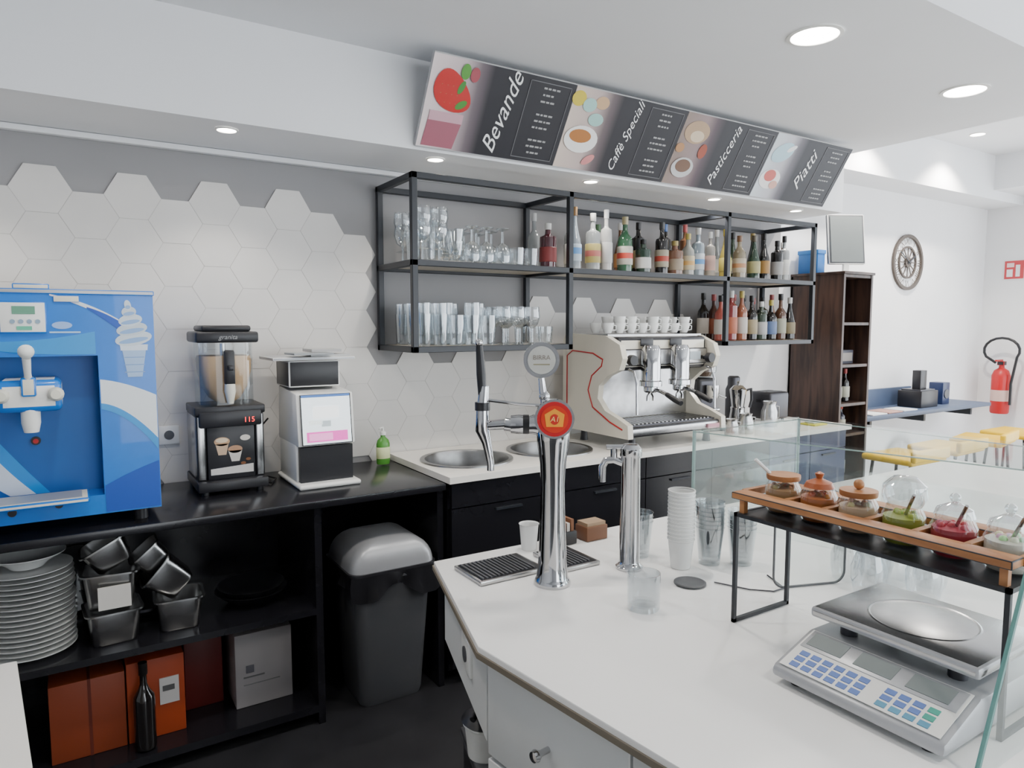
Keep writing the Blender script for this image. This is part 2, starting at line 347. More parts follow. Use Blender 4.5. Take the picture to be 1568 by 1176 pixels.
# ---------------------------------------------------------------- menu board
a=Vector((0,-.20,.33)); 
m=M('menu_board',frame((1.29,2.80,2.37),(1,0,0),a))
BH=.386; PW=.725; DKC=(.010,.010,.016)
m.box(0,2.9,0,BH,-.018,0,VC,col=(.45,.45,.46))
def blend(a,b,t): return tuple(a[i]*(1-t)+b[i]*t for i in range(3))
titles=['Bevande','Caffè Speciali','Pasticceria','Piatti']
bgs=[(.76,.66,.66),(.62,.52,.45),(.24,.18,.15),(.58,.64,.68)]
for p in range(4):
    x=p*PW; h=.002
    c1=blend(bgs[p],(.32,.22,.26),.45); c2=blend(bgs[p],(.05,.03,.05),.86)
    for xa_,xb_,ca,cb in ((0,.15,bgs[p],c1),(.15,.225,c1,c2),(.225,.29,c2,DKC),(.29,PW-.002,DKC,DKC)): m.grad(x+xa_,x+xb_,0.004,BH-.004,h,VC,ca,cb)
    h=.004
    if p==0:
        m.poly([(x+.02,.01,h),(x+.17,.01,h),(x+.19,.13,h),(x+.03,.14,h)],VCG,(.34,.10,.14))
        m.poly([(x+.03,.12,h+.001),(x+.19,.12,h+.001),(x+.19,.16,h+.001),(x+.03,.16,h+.001)],VCG,(.58,.34,.40))
        m.prism([(x+.11+.085*math.cos(t_)*(1-.25*math.sin(t_)) -.03*math.sin(t_),.25+.085*math.sin(t_)) for t_ in [2*math.pi*k/28 for k in range(28)]],h+.001,h+.002,VCG,col=(.50,.012,.012))
        for k in range(12): m.ell(x+.06+.026*(k%4),.20+.035*(k//4),.003,.002,h+.0025,VCG,(.45,.1,.05))
        m.ell(x+.165,.20,.030,.015,h+.003,VCG,(.05,.24,.03),.6); m.ell(x+.15,.27,.03,.013,h+.003,VCG,(.04,.22,.03),1.2)
        m.ell(x+.155,.335,.022,.032,h+.003,VCG,(.08,.30,.04)); m.ell(x+.20,.33,.022,.03,h+.003,VCG,(.34,.06,.08))
    if p==1:
        m.ell(x+.03,.33,.04,.035,h,VCG,(.60,.48,.04)); m.ell(x+.10,.31,.04,.032,h+.001,VCG,(.34,.56,.52)); m.ell(x+.17,.33,.04,.03,h,VCG,(.55,.36,.2)); m.ell(x+.16,.25,.045,.03,h+.0015,VCG,(.32,.54,.50))
        m.ell(x+.11,.15,.10,.065,h+.002,VCG,(.80,.79,.77)); m.ell(x+.10,.165,.065,.032,h+.003,VCG,(.40,.15,.03)); m.ell(x+.19,.06,.04,.02,h+.002,VCG,(.60,.22,.22),.6)
    if p==2:
        m.ell(x+.11,.29,.09,.06,h,VCG,(.40,.27,.16)); m.ell(x+.12,.27,.05,.03,h+.001,VCG,(.60,.48,.34)); m.ell(x+.20,.20,.03,.04,h+.001,VCG,(.30,.05,.02))
        m.ell(x+.10,.10,.08,.055,h+.002,VCG,(.50,.50,.50)); m.ell(x+.10,.11,.055,.035,h+.003,VCG,(.14,.07,.04)); m.ell(x+.03,.20,.03,.025,h+.002,VCG,(.40,.2,.08))
    if p==3:
        m.ell(x+.11,.28,.09,.055,h,VCG,(.36,.54,.62),.4); m.ell(x+.17,.31,.04,.015,h+.001,VCG,(.75,.75,.75),.5)
        m.ell(x+.10,.12,.09,.06,h,VCG,(.76,.73,.71)); m.ell(x+.09,.14,.05,.035,h+.001,VCG,(.52,.07,.05)); m.ell(x+.15,.09,.035,.025,h+.002,VCG,(.60,.32,.25))
    m.text(titles[p],(.105,.066,.078,.11)[p],Matrix.Translation((x+.375,BH*.5,.004))@RZ(80),VC,.5,(.85,.85,.85))
    fx0,fx1=x+.475,x+.70
    for (x0,x1,y0,y1) in ((fx0,fx1,.02,.023),(fx0,fx1,.36,.363),(fx0,fx0+.003,.02,.363),(fx1-.003,fx1,.02,.363)):
        m.box(x0,x1,y0,y1,.002,.004,VC,col=(.15,.15,.16))
    random.seed(p+3)
    for k in range(11):
        yy=.335-k*.029
        if k in (3,7): continue
        w=random.uniform(.03,.05)
        xx=(fx0+fx1)/2-w
        while xx<(fx0+fx1)/2+w:
            ww=random.uniform(.01,.024); m.box(xx,xx+ww,yy,yy+.008,.002,.004,VC,col=(.34,.34,.34)); xx+=ww+.006
m.done()
random.seed(11)

# ---------------------------------------------------------------- left bar counter
m=M('black_back_counter')
m.box(-1.6,1.338,2.63,3.285,.89,.92,BLACK,bevel=.003)
m.box(-1.6,1.338,3.26,3.285,.0,.889,BLACK)
for x in (-1.6,-.62,.775,1.31): m.box(x,x+.028,2.66,3.26,.0,.889,BLACK)
m.box(-1.57,.775,2.66,3.26,.455,.48,BLACK); m.box(-1.57,.775,2.66,3.26,.05,.08,BLACK)
m.done()

m=M('white_topped_bar_counter')
for b in ((1.342,4.3,2.6,2.695),(1.342,4.3,3.165,3.285),(1.342,1.37,2.695,3.165),(1.84,1.865,2.695,3.165),(2.335,4.3,2.695,3.165)):
    m.box(b[0],b[1],b[2],b[3],.921,.95,CREAM)
for cx,cy in ((1.605,2.93),(2.10,2.93)):
    n=48; h=.235; vs=[];fs=[]
    for k in range(n):
        a_=2*math.pi*k/n; c,sn=math.cos(a_),math.sin(a_); mm=max(abs(c),abs(sn))
        vs+= [(cx+.215*c,cy+.215*sn,.9498),(cx+h*c/mm,cy+h*sn/mm,.9498)]
    for k in range(n):
        k2=(k+1)%n; fs.append((2*k,2*k+1,2*k2+1,2*k2))
    m.add(vs,fs,CREAM)
    m.lathe([(.228,.9499),(.227,.957),(.205,.957),(.20,.945),(.19,.86),(.16,.83),(.03,.825),(.0,.825)],(cx,cy,0),SINK,40)
    m.lathe([(.035,.827),(.02,.829),(0,.826)],(cx,cy,0),DST,20)
m.box(1.36,4.28,2.66,3.26,.06,.80,BLACK)
m.box(1.36,4.28,2.64,2.66,.86,.92,BLACK); m.box(1.36,1.38,2.66,3.26,.8,.92,BLACK); m.box(4.26,4.28,2.66,3.26,.8,.92,NAVY)
xs=[1.36,1.95,2.5,3.0,3.5,3.9,4.28]
for a_,b_ in zip(xs,xs[1:]):
    mm=NAVY if a_>3.4 else BLACK
    m.box(a_+.003,b_-.003,2.625,2.645,.08,.80,mm); m.box(a_+.003,b_-.003,2.625,2.645,.806,.918,mm)
    m.box((a_+b_)/2-.07,(a_+b_)/2+.07,2.614,2.625,.77,.780,BLKM)
m.done()

# ---------------------------------------------------------------- soft-serve machine
m=M('soft_serve_ice_cream_machine')
X0,X1,Z0,Z1=-.40,.245,.965,1.71; YF=2.68
m.box(X0,X1,2.80,3.25,Z0,Z1-.01,BLUE)
m.box(.075,X1,YF,2.80,Z0,Z1-.01,BLUE); m.box(X0,-.31,YF,2.80,Z0,Z1-.01,BLUE)
m.box(-.31,.075,YF,2.80,1.50,Z1-.01,BLUE); m.box(-.31,.075,YF,2.80,Z0,1.03,BLUE)
m.box(-.309,.074,2.793,2.7995,1.03,1.50,DBLUE)
m.box(X0-.004,X1+.004,YF-.006,3.26,Z1-.01,Z1+.006,SILV,bevel=.003)
for x in (X0+.06,X1-.06):
    for y in (2.74,3.19): m.cyl((x,y,.9205),.022,.046,BLKP)
m.box(-.15,-.05,2.74,2.85,1.716,1.735,BPL,bevel=.004); m.box(-.04,.03,YF-.008,YF-.001,1.675,1.695,BPL,bevel=.001)
mf=Matrix.Translation((0,YF-.0012,0))@RX(90)
old=m.mx; m.mx=mf
LB=(.02,.27,.66); WH=(.72,.77,.80); DB=(.004,.07,.42)
def band(top,bot,c,h):
    n=len(top)
    for i in range(n-1): m.poly([(top[i][0],top[i][1],h),(top[i+1][0],top[i+1][1],h),(bot[i+1][0],bot[i+1][1],h),(bot[i][0],bot[i][1],h)],VCG,c)
def curve(p0,p1,p2,n=14): return [((1-t)**2*p0[0]+2*t*(1-t)*p1[0]+t*t*p2[0],(1-t)**2*p0[1]+2*t*(1-t)*p1[1]+t*t*p2[1]) for t in [k/(n-1) for k in range(n)]]
band(curve((.078,1.42),(.15,1.41),(.243,1.36)),curve((.078,1.34),(.15,1.33),(.243,1.21)),WH,.0005)
band(curve((.078,1.34),(.15,1.33),(.243,1.21)),curve((.078,1.32),(.16,1.30),(.243,1.17)),LB,.0006)
band(curve((.078,1.06),(.15,1.10),(.243,1.13)),curve((.078,.97),(.15,.97),(.243,.97)),DB,.0005)
band(curve((-.05,1.70),(.05,1.68),(.14,1.62)),curve((-.05,1.695),(.05,1.665),(.14,1.60)),WH,.0005)
band(curve((-.31,1.56),(-.15,1.53),(.07,1.58)),curve((-.31,1.545),(-.15,1.50),(.07,1.505)),LB,.0005)
band(curve((.05,1.66),(.11,1.64),(.16,1.60)),curve((.05,1.655),(.10,1.62),(.15,1.575)),DB,.0007)
cx=.182
m.poly([(cx-.036,1.52,.001),(cx+.036,1.52,.001),(cx+.022,1.425,.001),(cx-.022,1.425,.001)],VCG,(.32,.47,.70))
m.poly([(cx-.042,1.535,.0012),(cx+.042,1.535,.0012),(cx+.040,1.515,.0012),(cx-.040,1.515,.0012)],VCG,(.62,.70,.80))
for dz,rx,ry,c in ((.0,.056,.024,.70),(.032,.047,.022,.64),(.062,.036,.020,.72),(.090,.022,.018,.66),(.112,.010,.018,.72)):
    m.ell(cx-dz*.12,1.555+dz,rx,ry,.0014+dz*.01,VCG,(c*.78,c*.9,c),.18)
    m.ell(cx-dz*.12,1.549+dz,rx*.8,ry*.35,.0018+dz*.01,VCG,(.22,.38,.66),.18)
for k in range(3): m.box(cx-.03,cx+.03,1.44+k*.025,1.443+k*.025,.0011,.0013,VCG,col=(.15,.28,.55))
m.ell(-.02,1.60,.028,.012,.0008,VCG,(.30,.45,.75)); m.box(-.055,.03,1.575,1.580,.0005,.001,VCG,col=(.4,.6,.8))
m.mx=Matrix.Translation((0,2.7925,0))@RX(90)
band(curve((-.305,1.30),(-.22,1.14),(-.12,1.035)),curve((-.305,1.16),(-.25,1.08),(-.19,1.035)),WH,.0005)
band(curve((-.305,1.36),(-.20,1.19),(-.08,1.035)),curve((-.305,1.30),(-.22,1.14),(-.12,1.035)),LB,.0005)
m.mx=old
m.box(-.185,-.06,YF-.012,YF-.001,1.575,1.675,WPL,bevel=.004)
m.box(-.15,-.09,YF-.014,YF-.012,1.635,1.660,VC,col=(.12,.30,.20))
for i in range(4): m.cyl((-.15+i*.022,YF-.012,1.612),.007,.003,VC,12,RX(90),col=(.25,.35,.45))
m.box(-.14,-.10,YF-.014,YF-.012,1.585,1.597,VC,col=(.1,.45,.3))
m.box(-.20,-.03,2.60,2.79,1.33,1.43,WPL,bevel=.018,seg=3)
m.lathe([(.0,0),(.020,0),(.026,.03),(.026,.08)],(-.115,2.63,1.265),WPL,16)
for x in (-.185,-.045): m.lathe([(0,0),(.022,0),(.022,.02),(.014,.03),(0,.03)],(x,2.60,1.385),BPL,14,RX(90))
m.tube([(-.115,2.61,1.42),(-.115,2.585,1.45),(-.115,2.565,1.50)],[.012,.010,.012],WPL); m.sphere((-.115,2.562,1.52),.022,WPL)
m.box(-.135,-.095,2.585,2.62,1.38,1.44,BPL,bevel=.006)
m.cyl((-.112,2.793,1.215),.014,.01,BLKP,16,RX(90)); m.cyl((-.112,2.783,1.215),.008,.006,RED,16,RX(90))
for x,z in ((-.055,1.06),(-.18,1.05)): m.cyl((x,2.679,z-.045),.012,.012,BLKP,14,RX(90)); 
m.box(-.24,.03,2.56,2.70,1.035,1.052,BPL,bevel=.005); m.box(-.22,.01,2.575,2.69,1.052,1.054,SILV)
m.done()

# ---------------------------------------------------------------- cold cream dispenser
m=M('frozen_coffee_cream_dispenser')
m.box(.40,.67,2.93,3.24,.935,.975,BLKP,bevel=.006)
for x in (.43,.64):
    for y in (2.96,3.2): m.cyl((x,y,.9205),.014,.016,BLKP)
m.box(.43,.64,3.02,3.22,.975,1.26,BLKP,bevel=.004)
for x in (.405,.630): m.box(x,x+.035,2.97,3.22,.975,1.24,STEEL,bevel=.006)
m.box(.445,.628,2.975,3.02,.975,1.20,BLKP,bevel=.003)
mf=Matrix.Translation((0,2.9735,0))@RX(90); old=m.mx; m.mx=mf
m.poly([(.455,.995,0),(.62,.995,0),(.62,1.03,0),(.455,1.02,0)],VCG,(.62,.60,.57))
m.ell(.50,1.13,.030,.018,.001,VCG,(.50,.30,.16)); m.ell(.50,1.135,.024,.010,.002,VCG,(.70,.55,.38))
m.poly([(.475,1.12,.001),(.525,1.12,.001),(.515,1.075,.001),(.485,1.075,.001)],VCG,(.55,.38,.25))
m.ell(.55,1.095,.028,.016,.001,VCG,(.45,.25,.14)); m.poly([(.523,1.09,.001),(.577,1.09,.001),(.565,1.045,.001),(.535,1.045,.001)],VCG,(.62,.58,.52))
m.ell(.59,1.14,.02,.012,.001,VCG,(.70,.65,.58)); m.ell(.60,1.05,.01,.006,.001,VCG,(.2,.08,.03)); m.ell(.58,1.035,.01,.006,.001,VCG,(.2,.08,.03))
m.mx=old
m.box(.415,.655,2.955,3.02,1.19,1.255,BLKP,bevel=.008)
m.text('115',.030,Matrix.Translation((.605,2.953,1.215))@RX(90),LED)
m.box(.40,.67,2.96,3.2,1.24,1.275,BLKP,bevel=.006)
pts=rrect(.21,.21,.05); n=len(pts)
vs=[(.535+x,3.085+y,z) for z in (1.276,1.40,1.53) for x,y in pts]
m.add(vs,[(r*n+k,r*n+(k+1)%n,(r+1)*n+(k+1)%n,(r+1)*n+k) for r in (0,1) for k in range(n)],GLASS)
vs=[(.535+x*f,3.085+y*f,z) for z,f in ((1.277,.25),(1.30,.55),(1.35,.80),(1.41,.93),(1.46,.95),(1.475,.90)) for x,y in pts]
m.add(vs,[(r*n+k,r*n+(k+1)%n,(r+1)*n+(k+1)%n,(r+1)*n+k) for r in range(5) for k in range(n)]+[tuple(range(5*n,6*n))],VC,col=(.55,.36,.20))
m.tube([(.535,3.09,1.475),(.535,3.09,1.525)],.012,STEEL)
m.box(.515,.555,2.940,2.975,1.36,1.50,BLKP,bevel=.008); m.lathe([(0,0),(.012,.0),(.022,.05),(.02,.08),(0,.08)],(.535,2.955,1.285),BPL,14)
m.box(.525,.545,2.92,2.94,1.42,1.44,BLKP,bevel=.004)
m.box(.415,.655,2.965,3.22,1.53,1.575,BLKP,bevel=.010); m.box(.44,.63,2.985,3.2,1.575,1.60,BLKP,bevel=.010)
m.text('granita',.026,Matrix.Translation((.535,2.9635,1.552))@RX(90),VC,.3,(.3,.3,.3))
m.done()

# ---------------------------------------------------------------- touchscreen machine
m=M('touchscreen_payment_machine')
m.box(.765,1.03,2.82,3.18,.9205,.942,WPL,bevel=.010,seg=3)
m.prism([(2.87,.942),(2.87,1.09),(3.14,1.09),(3.16,.942)],.785,1.01,BLKP,mx=PX)
m.prism([(2.86,1.095),(2.885,1.315),(3.16,1.335),(3.18,1.095)],.775,1.02,WPL,bevel=.008,mx=PX)
m.box(.775,.80,2.90,3.16,.942,1.10,WPL,bevel=.006)
fr=frame((.79,2.856,1.10),(1,0,0),(0,.025,.22)); old=m.mx; m.mx=fr
m.box(0,.215,0,.212,0,.004,BLKP)
for (x0,x1,y0,y1,c) in ((.004,.211,.004,.20,(.74,.82,.86)),(.02,.195,.012,.055,(.70,.07,.40)),(.03,.13,.018,.048,(.80,.25,.55)),(.05,.16,.11,.16,(.88,.90,.90)),(.085,.125,.075,.10,(.35,.40,.42)),(.03,.09,.085,.105,(.70,.76,.75))):
    h=.0045 if x1>.2 else (.0052 if c[1]<.2 or c[0]<.8 else .0058)
    m.poly([(x0,y0,h),(x1,y0,h),(x1,y1,h),(x0,y1,h)],SCRN,c)
m.poly([(.004,.200,.0046),(.211,.200,.0046),(.211,.21,.0046),(.004,.21,.0046)],SCRN,(.03,.1,.3))
m.mx=old
m.box(.77,.99,2.96,3.17,1.336,1.45,BLKP,bevel=.006)
m.box(.70,1.05,2.93,3.18,1.452,1.466,SILV,bevel=.003)
m.box(.86,1.03,2.94,3.10,1.467,1.475,VC,col=(.50,.51,.51)); m.box(.88,1.05,2.95,3.08,1.476,1.484,VC,col=(.30,.32,.33),mx=T(.05,-.11,0,3)); m.box(.87,1.0,2.96,3.1,1.485,1.497,VC,col=(.4,.4,.4))
m.done()
m=M('power_cable'); m.tube([(.71,3.2,.926),(.72,3.24,1.0),(.70,3.26,1.12),(.74,3.22,1.18)],.004,BLKP,6); m.tube([(.71,3.2,.926),(.74,3.1,.926),(.70,3.02,.926),(.68,3.06,.926)],.004,BLKP,6); m.done()
m=M('wall_socket'); m.box(.30,.38,3.275,3.288,1.09,1.17,WPL,bevel=.003); m.cyl((.34,3.275,1.13),.02,.003,GREYP,16,RX(90)); m.done()

m=M('dish_soap_bottle'); at=(1.27,3.17,.9205)
m.lathe([(0,0),(.032,.002),(.034,.01),(.034,.10),(.028,.12),(.012,.135),(.012,.15)],at,GREENB,20,sy=.7)
m.lathe([(.034,.03),(.0348,.031),(.0348,.085),(.034,.086)],at,VC,20,sy=.72,col=(.65,.70,.38))
m.lathe([(.015,.145),(.015,.16),(.006,.165),(.005,.185),(0,.185)],at,WPL,14); m.tube([(1.27,3.17,1.10),(1.25,3.15,1.105),(1.24,3.14,1.10)],.004,WPL,8)
m.done()

# ---------------------------------------------------------------- espresso machine
m=M('espresso_machine')
ex0,ex1=2.38,3.08
for x in (ex0+.07,ex1-.07):
    for y in (2.68,3.08): m.lathe([(0,0),(.024,0),(.02,.02),(.016,.075),(0,.075)],(x,y,.9505),BLKP,14)
m.box(ex0+.02,ex1-.02,2.63,3.12,1.022,1.075,STEEL,bevel=.010)
m.box(ex0+.03,ex1-.03,2.66,2.90,1.075,1.082,DST)
for k in range(22): m.box(ex0+.04+k*.029,ex0+.050+k*.029,2.665,2.895,1.082,1.087,STEEL)
m.box(ex0+.02,ex1-.02,2.90,3.13,1.075,1.50,ESP)
m.box(ex0+.02,ex1-.02,2.885,2.90,1.09,1.36,STEEL)
m.box(ex0+.02,ex1-.02,2.74,3.13,1.36,1.54,ESP,bevel=.02)
m.box(ex0+.03,ex1-.03,2.725,2.742,1.385,1.475,STEEL,bevel=.006)
side=[(2.615,1.02),(2.62,1.09),(2.70,1.12),(2.80,1.15),(2.86,1.21),(2.85,1.28),(2.78,1.335),(2.69,1.37),(2.665,1.43),(2.69,1.50),(2.80,1.545),(3.14,1.556),(3.17,1.52),(3.17,1.04),(3.14,1.02)]
for x0,x1 in ((ex0-.015,ex0+.02),(ex1-.02,ex1+.015)): m.prism(side,x0,x1,ESP,mx=PX)
xo=ex0-.016
cy=[(xo,y,z) for y,z in [(2.66,1.065),(2.76,1.095),(2.90,1.16),(2.94,1.25),(2.91,1.33),(2.83,1.385),(2.82,1.42),(2.90,1.45),(3.08,1.46),(3.13,1.43),(3.13,1.12)]]
m.tube(cy,.004,RED,6)
m.box(ex0+.0,ex1-.0,2.80,3.14,1.54,1.552,STEEL)
for gx in (2.585,2.80):
    m.lathe([(0,.22),(.040,.215),(.052,.19),(.052,.03),(.060,.025),(.060,0),(0,0)],(gx,2.69,1.28),CHR,28)
    m.lathe([(0,-.03),(.030,-.03),(.038,-.02),(.038,.0)],(gx,2.69,1.275),CHR,24)
    m.tube([(gx,2.655,1.262),(gx-.005,2.60,1.255),(gx-.01,2.56,1.245)],[.008,.011,.010],CHR); m.tube([(gx-.01,2.56,1.245),(gx-.015,2.50,1.225),(gx-.02,2.45,1.21)],[.013,.016,.013],BLKP)
    m.tube([(gx,2.69,1.25),(gx-.02,2.69,1.225),(gx-.022,2.69,1.20)],.007,CHR); m.tube([(gx,2.69,1.25),(gx+.02,2.69,1.225),(gx+.022,2.69,1.20)],.007,CHR)
    m.box(gx-.045,gx+.045,2.72,2.727,1.49,1.53,BLKP,bevel=.003)
for sx in (ex0+.06,ex1-.06):
    m.lathe([(0,0),(.026,0),(.028,.01),(.028,.03),(.012,.035),(.012,.06)],(sx,2.66,1.42),BLKP,18,RX(-90))
    m.tube([(sx,2.70,1.37),(sx,2.66,1.36),(sx,2.64,1.30),(sx,2.635,1.14)],.007,CHR)
m.box(2.905,2.99,2.716,2.726,1.41,1.455,VC,col=(.40,.45,.48))
m.box(2.96,3.05,2.622,2.63,1.03,1.055,VC,col=(.6,.3,.35))
m.done()
m=M('coffee_cups')
for r in range(2):
    for k in range(8):
        x=2.43+k*.082; y=2.86+r*.10
        for j in range(2 if k%3 else 1):
            zc=1.5575+j*.035
            m.lathe([(0,.004),(.018,0),(.020,.004),(.030,.03),(.034,.055),(.031,.055),(.026,.02),(0,.01)],(x,y,zc),PLATE,16)
            m.tube([(x+.030,y-.01,zc+.045),(x+.046,y-.016,zc+.038),(x+.044,y-.015,zc+.018),(x+.024,y-.008,zc+.014)],.003,PLATE,6)
m.done()

# ---------------------------------------------------------------- things right of the espresso machine
def grinder(x,y,z):
    m=M('coffee_grinder',T(x,y,z,-10))
    m.box(-.08,.08,-.13,.13,.0005,.04,BLKP,bevel=.01); m.box(-.07,.07,-.02,.12,.04,.32,DST,bevel=.02,seg=3)
    m.lathe([(.05,.32),(.085,.36),(.09,.47),(.06,.475),(0,.48)],(0,.04,0),GLASS,20); m.lathe([(.0,.33),(.05,.33),(.07,.37),(.07,.41),(0,.42)],(0,.04,0),VC,18,col=(.06,.03,.015))
    m.lathe([(0,.2),(.035,.2),(.04,.22),(.04,.28),(0,.28)],(0,-.06,0),CHR,18); m.tube([(.04,-.06,.22),(.09,-.08,.20)],.006,CHR)
    m.box(-.03,.03,-.10,-.02,.12,.14,CHR,bevel=.004); m.done()
grinder(3.36,3.0,.95)
def jug(x,y,r,h):
    m=M('milk_jug')
    m.lathe([(0,.003),(r,.0),(r*1.05,.01),(r,.6*h),(r*.75,.85*h),(r*.85,h),(r*.8,h),(r*.7,.85*h)],(x,y,.9505),STEEL,20)
    m.tube([(x+r,y,.95+.8*h),(x+r*1.9,y,.95+.75*h),(x+r*1.9,y,.95+.3*h),(x+r,y,.95+.25*h)],.004,STEEL,8)
    m.done()
jug(3.42,2.74,.045,.12); jug(3.27,2.72,.04,.10); jug(3.80,2.86,.05,.16)
m=M('stovetop_coffee_pot'); at=(3.60,2.95,.9505)
m.lathe([(0,0),(.055,0),(.058,.02),(.045,.11),(.047,.125),(.040,.13),(.055,.24),(.03,.265),(.008,.27),(.012,.29),(0,.295)],at,CHR,10)
m.tube([(3.65,2.94,1.18),(3.70,2.93,1.19),(3.71,2.93,1.12),(3.69,2.93,1.07)],.009,BLKP); m.done()
m=M('thermos_flask'); at=(3.76,3.12,.9505); m.lathe([(0,0),(.05,0),(.052,.01),(.052,.22),(.04,.25),(.04,.30),(.03,.31),(0,.31)],at,DST,22); m.tube([(3.812,3.12,1.15),(3.84,3.10,1.14),(3.84,3.10,1.0),(3.812,3.12,.98)],.007,BLKP); m.done()
m=M('toaster'); m.box(3.93,4.13,2.95,3.13,.965,1.15,DST,bevel=.02,seg=3); m.box(3.96,4.10,2.99,3.015,1.149,1.152,BLKP); m.box(3.96,4.10,3.06,3.085,1.149,1.152,BLKP); m.box(3.92,3.93,3.02,3.06,1.08,1.10,BLKP)
for x in (3.96,4.10):
    for y in (2.98,3.10): m.cyl((x,y,.9505),.01,.016,BLKP)
m.done()
m=M('dish_cloth'); m.box(4.02,4.16,2.68,2.79,.9505,.962,VC,bevel=.004,col=(.65,.6,.06)); m.box(4.04,4.14,2.70,2.77,.962,.972,VC,bevel=.004,col=(.5,.55,.5)); m.done()

# ---------------------------------------------------------------- tall shelf tower
m=M('narrow_wooden_bookcase')
x0,x1,y0,y1,h=4.58,4.94,2.87,3.29,1.96
m.box(x0,x0+.022,y0,y1,0,h,WOODD); m.box(x1-.022,x1,y0,y1,0,h,WOODD); m.box(x0,x1,y1-.012,y1,0,h,WOODD)
for z in (.06,.45,.80,1.02,1.30,1.60,h-.022): m.box(x0+.022,x1-.022,y0+.004,y1-.012,z,z+.02,WOODD)
m.box(x0-.01,x1+.01,y0-.01,y1,h,h+.018,WOODD,bevel=.002)
m.done()
def smallbottle(x,y,z,h,r,b): bottle(x,y,z,h,r,b,(.5,.1,.1),(.6,.6,.5),name='wine_bottle',style=0)
smallbottle(4.68,2.98,.8205,.19,.032,DK); smallbottle(4.78,2.98,.8205,.19,.032,(.03,.03,.05)); smallbottle(4.68,2.98,.4705,.29,.035,DK); smallbottle(4.79,2.98,.4705,.29,.035,(.3,.02,.02))
smallbottle(4.69,2.96,1.0405,.24,.032,(.05,.02,.02)); smallbottle(4.80,2.97,1.0405,.24,.032,DK)
m=M('decorative_tin'); m.box(4.66,4.86,2.95,3.05,1.3205,1.42,VC,bevel=.004,col=(.06,.06,.08)); m.box(4.68,4.84,2.945,2.952,1.34,1.40,VC,col=(.25,.22,.2)); m.done()
m=M('small_monitor',T(4.83,3.0,1.9785,-28))
m.box(-.10,.10,-.06,.08,0,.012,WPL,bevel=.004); m.box(-.02,.02,.02,.045,.012,.12,WPL)
fr=RX(-8); m.box(-.14,.14,0,.03,.07,.44,GREYP,bevel=.006,mx=fr); m.box(-.122,.122,-.004,.0,.085,.425,VC,col=(.17,.19,.19),mx=fr); m.done()
m=M('blue_storage_box'); m.box(4.61,4.70,3.10,3.26,1.9785,2.13,VC,bevel=.006,col=(.02,.14,.42)); m.box(4.605,4.705,3.095,3.265,2.12,2.15,VC,bevel=.004,col=(.03,.18,.50)); m.done()

# ---------------------------------------------------------------- dining end
m=M('wall_clock',Matrix.Translation((6.18,3.296,2.145))@RX(90))
def ring(r0,r1,h0,h1,mt):
    m.lathe([(r0,h0),(r1,h0),(r1,h1),(r0,h1),(r0,h0)],(0,0,0),mt,48)
CK=mat('aged_clock_metal',(.08,.065,.055),.5,.3)
ring(.213,.24,0,.018,CK); ring(.125,.14,0,.012,CK); m.lathe([(0,.0),(.045,0),(.045,.016),(0,.018)],(0,0,0),CK,24)
nums=['XII','I','II','III','IIII','V','VI','VII','VIII','IX','X','XI']
for k in range(12):
    R=RZ(-30*k)
    m.text(nums[k],.078,R@Matrix.Translation((0,.178,.010)),CK)
    m.box(-.004,.004,.04,.13,.004,.010,CK,mx=R)
m.box(-.006,.006,-.02,.12,.018,.022,BLKM,mx=RZ(-60)); m.box(-.004,.004,-.02,.17,.022,.026,BLKM,mx=RZ(60))
m.done()
m=M('fire_extinguisher_sign'); m.box(7.592,7.599,2.95,3.13,2.03,2.22,VC,col=(.8,.8,.8)); m.box(7.589,7.592,2.96,3.12,2.04,2.21,VC,col=(.55,.05,.06)); m.box(7.586,7.589,2.99,3.025,2.06,2.17,VC,col=(.8,.8,.8)); m.box(7.586,7.589,3.05,3.10,2.06,2.13,VC,col=(.8,.8,.8)); m.box(7.586,7.589,3.04,3.10,2.15,2.19,VC,col=(.85,.6,.6)); m.done()
m=M('fire_extinguisher')
at=(7.48,3.05,.76)
m.lathe([(0,0),(.07,0),(.078,.015),(.078,.36),(.06,.41),(.025,.435),(.022,.46),(0,.46)],at,RED,24)
m.lathe([(.079,.12),(.0795,.125),(.0795,.22),(.079,.225)],at,VC,24,col=(.6,.4,.36))
m.box(7.45,7.51,3.02,3.08,1.22,1.26,BLKP,bevel=.005); m.box(7.36,7.48,3.04,3.06,1.26,1.275,RED)
hp=[(7.48,3.10,1.24)]+[(7.46,3.05+.15*math.cos(math.radians(a_)),1.36+.12*math.sin(math.radians(a_))) for a_ in range(-30,230,20)]+[(7.44,2.95,1.05),(7.44,2.95,.85)]
m.tube(hp,.012,BLKP)
m.box(7.555,7.60,3.02,3.08,.95,1.08,GREYP)
m.done()
m=M('wall_ledge'); m.box(4.98,6.95,2.90,3.29,.88,.91,SLATE,bevel=.003); m.box(4.98,6.3,3.27,3.296,.91,1.06,SLATE)
for x in (5.2,6.0,6.8): m.box(x,x+.03,3.0,3.29,.80,.88,BLKM)
m.done()
m=M('serving_trays'); 
for k,x in enumerate((5.12,5.36,5.6)): m.box(x,x+.20,2.93+.01*k,3.12,.9105,.922,VC,bevel=.003,col=[(.75,.74,.72),(.45,.25,.2),(.7,.72,.74)][k])
m.done()
m=M('menu_holder_box'); m.box(5.95,6.22,3.0,3.2,.9105,1.05,BLKP,bevel=.006); m.box(5.97,6.20,3.02,3.18,1.05,1.06,DST); m.box(6.02,6.12,3.05,3.12,1.06,1.22,BLKP,bevel=.004); m.done()
